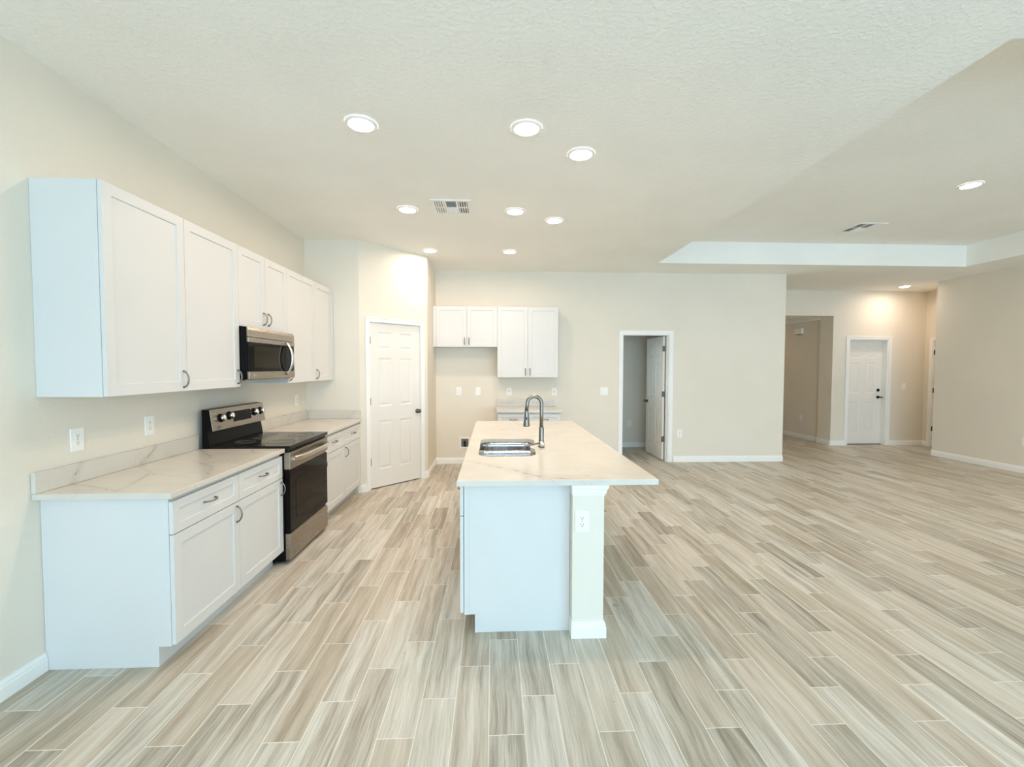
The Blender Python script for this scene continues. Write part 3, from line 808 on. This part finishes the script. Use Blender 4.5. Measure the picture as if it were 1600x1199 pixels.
P0 = Matrix.Translation((.075, -.1215, 1.052)) @ Matrix.Rotation(-tilt, 4, 'X') @ Matrix.Rotation(R(90), 4, 'X')
ring_mark(bg, 'ink', P0, .0105)
letters('LG', .021, bg, 'ink', Matrix.Translation((.092, -.1217, 1.045)) @ Matrix.Rotation(-tilt, 4, 'X') @ Matrix.Rotation(R(90), 4, 'X'))
# oven door
b = MB(); b.box(.004, RW - .004, -.683, -.642, .242, .735); od = b.build('oven_door', 'blackglass', r, .004)
b = MB(); b.box(.11, RW - .11, -.6845, -.683, .33, .64); b.build('window', 'oven_glass', od)
b = MB(); b.box(.002, RW - .002, -.688, -.642, .736, .868); b.build('door_top_band', 'steel', od, .003)
b = MB(); b.box(.020, .040, -.690, -.686, .755, .850)
pts = []
for i in range(25):
    t = -1 + i / 12; pts.append((RW / 2 + t * .335, -.700 - .042 * (1 - t ** 4) ** .8, .815))
b2 = MB(); b2.tube(pts, [.019] * 25, 14, flat=.6)
for s in (-1, 1): b2.box(RW / 2 + s * .335 - .02, RW / 2 + s * .335 + .02, -.712, -.687, .803, .827)
b2.build('handle', 'handle_steel', od, .002); b.bm.free()
b = MB(); b.box(.004, RW - .004, -.682, -.642, .036, .238); b.build('bottom_drawer', 'steel', r, .004)
b = MB(); b.box(.004, RW - .004, -.668, -.642, .868, .887); b.build('trim_strip', 'black', r)
for fx, fy in ((.03, -.60), (RW - .03, -.60), (.03, -.10), (RW - .03, -.10)):
    b = MB(); b.lathe([(.016, 0), (.016, .006), (.008, .008), (.008, .024)], (fx, fy, 0), 'z', 14); b.build('foot', 'valve', r)
for z in (.742, .248):
    b = MB(); b.box(RW - .055, RW - .002, -.694, -.6885 if z > .5 else -.684, z - .008, z + .008); tag(b.build('tape_piece', 'tape', od), 'white packing tape')

# ------------------------------------------------------------------ microwave
r = thing('microwave', 'stainless over-the-range microwave hung below the short wall cabinet', 'microwave', (XL, YR0 - .004, 0), L90)
MW = .760
b = MB(); b.box(.002, MW - .002, -.352, -.003, 1.424, 1.827); b.build('body', 'black', r, .003)
b = MB(); b.box(.002, MW - .002, -.385, -.353, 1.424, 1.823); b.build('front_frame', 'black', r, .002)
b = MB(); b.prism([(-.386, 1.748), (-.400, 1.748), (-.397, 1.80), (-.388, 1.822), (-.386, 1.822)], 'x', .002, MW - .002); b.build('vent_panel', 'steel', r, .002)
b = MB(); b.box(.002, MW - .002, -.401, -.386, 1.708, 1.744); b.build('door_top_band', 'steel', r, .002)
b = MB(); b.box(.003, .590, -.398, -.386, 1.487, 1.707); d = b.build('door', 'blackglass', r, .002)
b = MB(); b.box(.075, .500, -.3995, -.398, 1.512, 1.682); b.build('window', 'window_glass', d)
b = MB(); pts = []
for i in range(21):
    t = -1 + i / 10; pts.append((.595, -.402 - .052 * (1 - t * t), 1.595 + t * .142))
b.tube(pts, [.010 + .004 * (1 - abs(-1 + i / 10)) for i in range(21)], 12, flat=1.25); b.build('handle', 'chrome', d)
b = MB(); b.box(.593, MW - .003, -.396, -.386, 1.487, 1.707); p = b.build('control_panel', 'blackglass', r, .002)
b = MB(); b.box(.66, .685, -.3968, -.396, 1.688, 1.696)
b.build('indicator', 'ventgrey', p)
b = MB(); b.box(.002, MW - .002, -.401, -.386, 1.426, 1.484); bb = b.build('bottom_band', 'steel', r, .002)
b = MB(); b.box(.02, MW - .02, -.37, -.04, 1.414, 1.424); b.build('underside_plate', 'steel', r, .002)
P0 = Matrix.Translation((.062, -.4016, 1.457)) @ Matrix.Rotation(R(90), 4, 'X')
ring_mark(bb, 'steelprint', P0, .0095)
letters('LG', .020, bb, 'steelprint', Matrix.Translation((.076, -.4016, 1.450)) @ Matrix.Rotation(R(90), 4, 'X'))

# ------------------------------------------------------------------ outlets and switches (local: wall y=0, facing -Y, centre at z=0)
def plate(mb, w, h, t=.006): mb.box(-w / 2, w / 2, -t, -.0005, -h / 2, h / 2)
def outlet(name, label, loc, rz, group, w=.078, h=.125):
    r = thing(name, label, 'outlet', loc, rz, group)
    b = MB(); plate(b, w, h); b.build('cover_plate', 'plate', r, .0025)
    for s in (-1, 1):
        b = MB(); z = s * .0195
        pr = rounded([(-.017, z - .0145), (.017, z - .0145), (.017, z + .0145), (-.017, z + .0145)], [.009] * 4, 5)
        b.prism(pr, 'y', -.0075, -.006); q = b.build('receptacle', 'plate', r)
        b = MB(); b.box(-.0078, -.0052, -.0079, -.0075, z - .001, z + .008); b.box(.0052, .0078, -.0079, -.0075, z - .001, z + .007); b.lathe([(.003, -.0079), (.003, -.0075)], (0, 0, z - .007), 'y', 10); b.build('slots', 'slot', q)
    b = MB(); b.lathe([(.0028, -.0070), (.0028, -.006)], (0, 0, 0), 'y', 10); b.build('screw', 'nickel', r)
    return r
GO = 'white wall outlets'
o1 = outlet('outlet', 'white duplex outlet nearest the viewer on the left wall over the counter', (XL, 2.430, 1.128), L90, GO)
dup(o1, (XL, 2.925, 1.138), L90, 'white duplex outlet on the left wall just before the range')
dup(o1, (XL, 5.047, 1.140), L90, 'white duplex outlet in the corner beyond the range')
dup(o1, (.493, CY0, .663), 0, 'white duplex outlet on the half wall end of the island')
dup(o1, (-.547, YB, 1.144), 0, 'white outlet on the back wall, leftmost of the four under the wall cabinets')
dup(o1, (2.995, YB, .460), 0, 'white low outlet on the back wall right of the open doorway')
dup(o1, (2.591, 8.217, .456), 0, 'dim low outlet seen through the open doorway')
dup(o1, (6.66, 9.163, .445), R(-90), 'dim low outlet on the shaded passage wall')
dup(o1, (XR, 5.965, .457), R(-90), 'low outlet on the plain right wall at the photo edge')
def decora(name, label, cat, loc, rz, n, group, blank=False):
    r = thing(name, label, cat, loc, rz, group)
    w = .078 + (n - 1) * .046
    b = MB(); plate(b, w, .125); b.build('cover_plate', 'plate', r, .0025)
    for i in range(n):
        x = (i - (n - 1) / 2) * .046
        if blank: continue
        b = MB(); b.box(x - .0165, x + .0165, -.0075, -.006, -.033, .033); q = b.build('rocker' if cat == 'switch' else 'receptacle', 'plate', r, .001)
        if cat == 'outlet':
            b = MB()
            for z in (-.018, .018): b.box(x - .0078, x - .0052, -.0079, -.0075, z - .004, z + .004); b.box(x + .0052, x + .0078, -.0079, -.0075, z - .004, z + .004)
            b.box(x - .008, x + .008, -.0082, -.0075, -.005, .005); b.build('test_buttons', 'slot', q)
        else:
            b = MB(); b.prism([(-.0075, -.03), (-.0105, .03), (-.0075, .031)], 'x', x - .015, x + .015); b.build('rocker_face', 'plate', q)
    return r
decora('outlet', 'blank white wall plate, second from the left under the back wall cabinets', 'outlet', (-.246, YB, 1.143), 0, 1, GO, True)
g = decora('outlet', 'white rectangular-faced outlet above the left end of the small back counter', 'outlet', (.245, YB, 1.140), 0, 1, GO)
dup(g, (.960, YB, 1.137), 0, 'white rectangular-faced outlet above the right end of the small back counter')
decora('light_switch', 'white two-gang light switch on the back wall left of the doorway', 'switch', (1.761, YB, 1.144), 0, 2, 'light switches')
decora('light_switch', 'white light switch on the far hall wall right of the entry door', 'switch', (8.071, YH, 1.163), 0, 1, 'light switches')

# recessed water supply box for the fridge
r = thing('supply_box', 'white recessed water supply box low on the wall in fridge space', 'water supply box', (-.454, YB, .328))
b = MB()
for q in ((-.085, -.058, -.095, .095), (.058, .085, -.095, .095), (-.058, .058, .065, .095), (-.058, .058, -.095, -.065)): b.box(q[0], q[1], -.008, -.0005, q[2], q[3])
b.build('frame', 'plate', r, .002)
b = MB(); b.box(-.057, .057, -.003, -.0006, -.064, .064); b.build('recess', 'ventgrey', r)
b = MB(); b.lathe([(.012, -.055), (.012, .02), (.018, .022), (.018, .03)], (0, -.018, 0), 'z', 14); b.box(-.03, .03, -.026, -.018, -.005, .007); b.build('valve', 'blackmetal', r)

r = thing('door_chime', 'small white door chime box high on the shaded passage wall', 'door chime', (6.66, 9.27, 2.315), R(-90))
b = MB(); b.box(-.115, .115, -.05, -.001, -.06, .06); b.build('cover', 'plate', r, .006)
b = MB(); b.box(-.10, .10, -.045, -.006, -.066, -.0605); b.build('grille', 'ventgrey', r)

# ------------------------------------------------------------------ ceiling lights and vents
def downlight(label, loc, lens='lamp'):
    r = thing('ceiling_light', label, 'ceiling light', loc, 0, 'round recessed ceiling lights')
    b = MB(); b.lathe([(.096, -.0005), (.095, -.006), (.088, -.0105), (.076, -.0115), (.0735, -.008), (.0735, -.004)], (0, 0, 0), 'z', 40, caps=False); b.build('trim_ring', 'plate', r)
    b = MB(); b.lathe([(.0733, -.0045), (.0733, -.0065), (.05, -.0072), (.002, -.0074)], (0, 0, 0), 'z', 36, caps=False); b.build('lens', lens, r)
    return r
LX = (-.820, .205); LYS = (2.793, 4.258, 5.720)
d0 = downlight('round ceiling light nearest the viewer on the left side, over the aisle', (LX[0], LYS[0], H))
dup(d0, (LX[0], LYS[1], H), 0, 'round ceiling light just left of the kitchen ceiling vent')
dup(d0, (LX[0], LYS[2], H), 0, 'round ceiling light close to the corner of the pantry wall')
dup(d0, (LX[1], LYS[0], H), 0, 'largest-looking round ceiling light in the middle, over the island front')
dup(d0, (LX[1], LYS[1], H), 0, 'round ceiling light right of the kitchen ceiling vent, over the island')
dup(d0, (LX[1], LYS[2], H), 0, 'round ceiling light farthest back in the middle row')
dup(d0, (.613, 3.109, H), 0, 'round ceiling light nearest the viewer over the island overhang')
dup(d0, (.618, 4.498, H), 0, 'round ceiling light over the back of the island overhang')
dup(d0, (4.714, 4.198, HT), 0, 'round ceiling light inside the raised tray ceiling')
for (lx, ly, lb) in ((6.35, 4.198, 'added round ceiling light in the raised tray, unseen beyond the right of the view'), (4.714, 2.55, 'added unseen round ceiling light in the near left corner of the raised tray'), (6.35, 2.55, 'added unseen round ceiling light in the near right corner of the raised tray')):  # three lamps added out of view to brighten the right side
    dup(d0, (lx, ly, HT), 0, lb)
dup(d0, (7.546, 7.776, H), 0, 'round ceiling light at the far hall in front of the entry door')
downlight('added dim ceiling light out of sight down the passage', (5.75, 10.3, 2.60), 'added_dim_lamp')  # unseen lamp added to warm and brighten the passage

def vent(label, loc):
    r = thing('ceiling_vent', label, 'vent', loc, 0, 'square ceiling air vents')
    w = .182; 
    b = MB()
    t0, t1 = -.010, -.0005
    bars = [(-w, w, -w, -.15), (-w, w, .15, w), (-w, -.15, -.15, .15), (.15, w, -.15, .15), (-.062, -.045, -.15, .15), (.045, .062, -.15, .15), (-.15, -.062, -.008, .008), (.062, .15, -.008, .008), (-.045, .045, -.008, .008)]
    for q in bars: b.box(q[0], q[1], q[2], q[3], t0, t1)
    b.build('frame', 'plate', r)
    b = MB(); b.box(-.15, .15, -.15, .15, -.0012, -.0004); b.build('backing', 'dark', r)
    def slat(cx_, cy_, ln, ang, along):
        b = MB(); b.box(-ln / 2, ln / 2, -.008, .008, -.0006, .0006)
        m = Matrix.Rotation(ang, 4, 'X')
        if along == 'y': m = Matrix.Rotation(R(90), 4, 'Z') @ m
        b.xf(Matrix.Translation((cx_, cy_, -.0075)) @ m); b.build('slat', 'plate', r)
    for gx, ang in ((-1, -34), (1, 34)):
        for k in range(4):
            for sy in (-1, 1): slat(gx * (.073 + k * .0215), sy * .079, .140, R(ang), 'y')
    for k in range(6):
        slat(0, -.020 - k * .0215, .088, R(34), 'x'); slat(0, .020 + k * .0215, .088, R(-42), 'x')
    return r
v0 = vent('square louvred air vent in the kitchen ceiling', (-.391, 4.170, H))
dup(v0, (4.745, 5.505, HT), 0, 'square louvred air vent inside the raised tray ceiling')
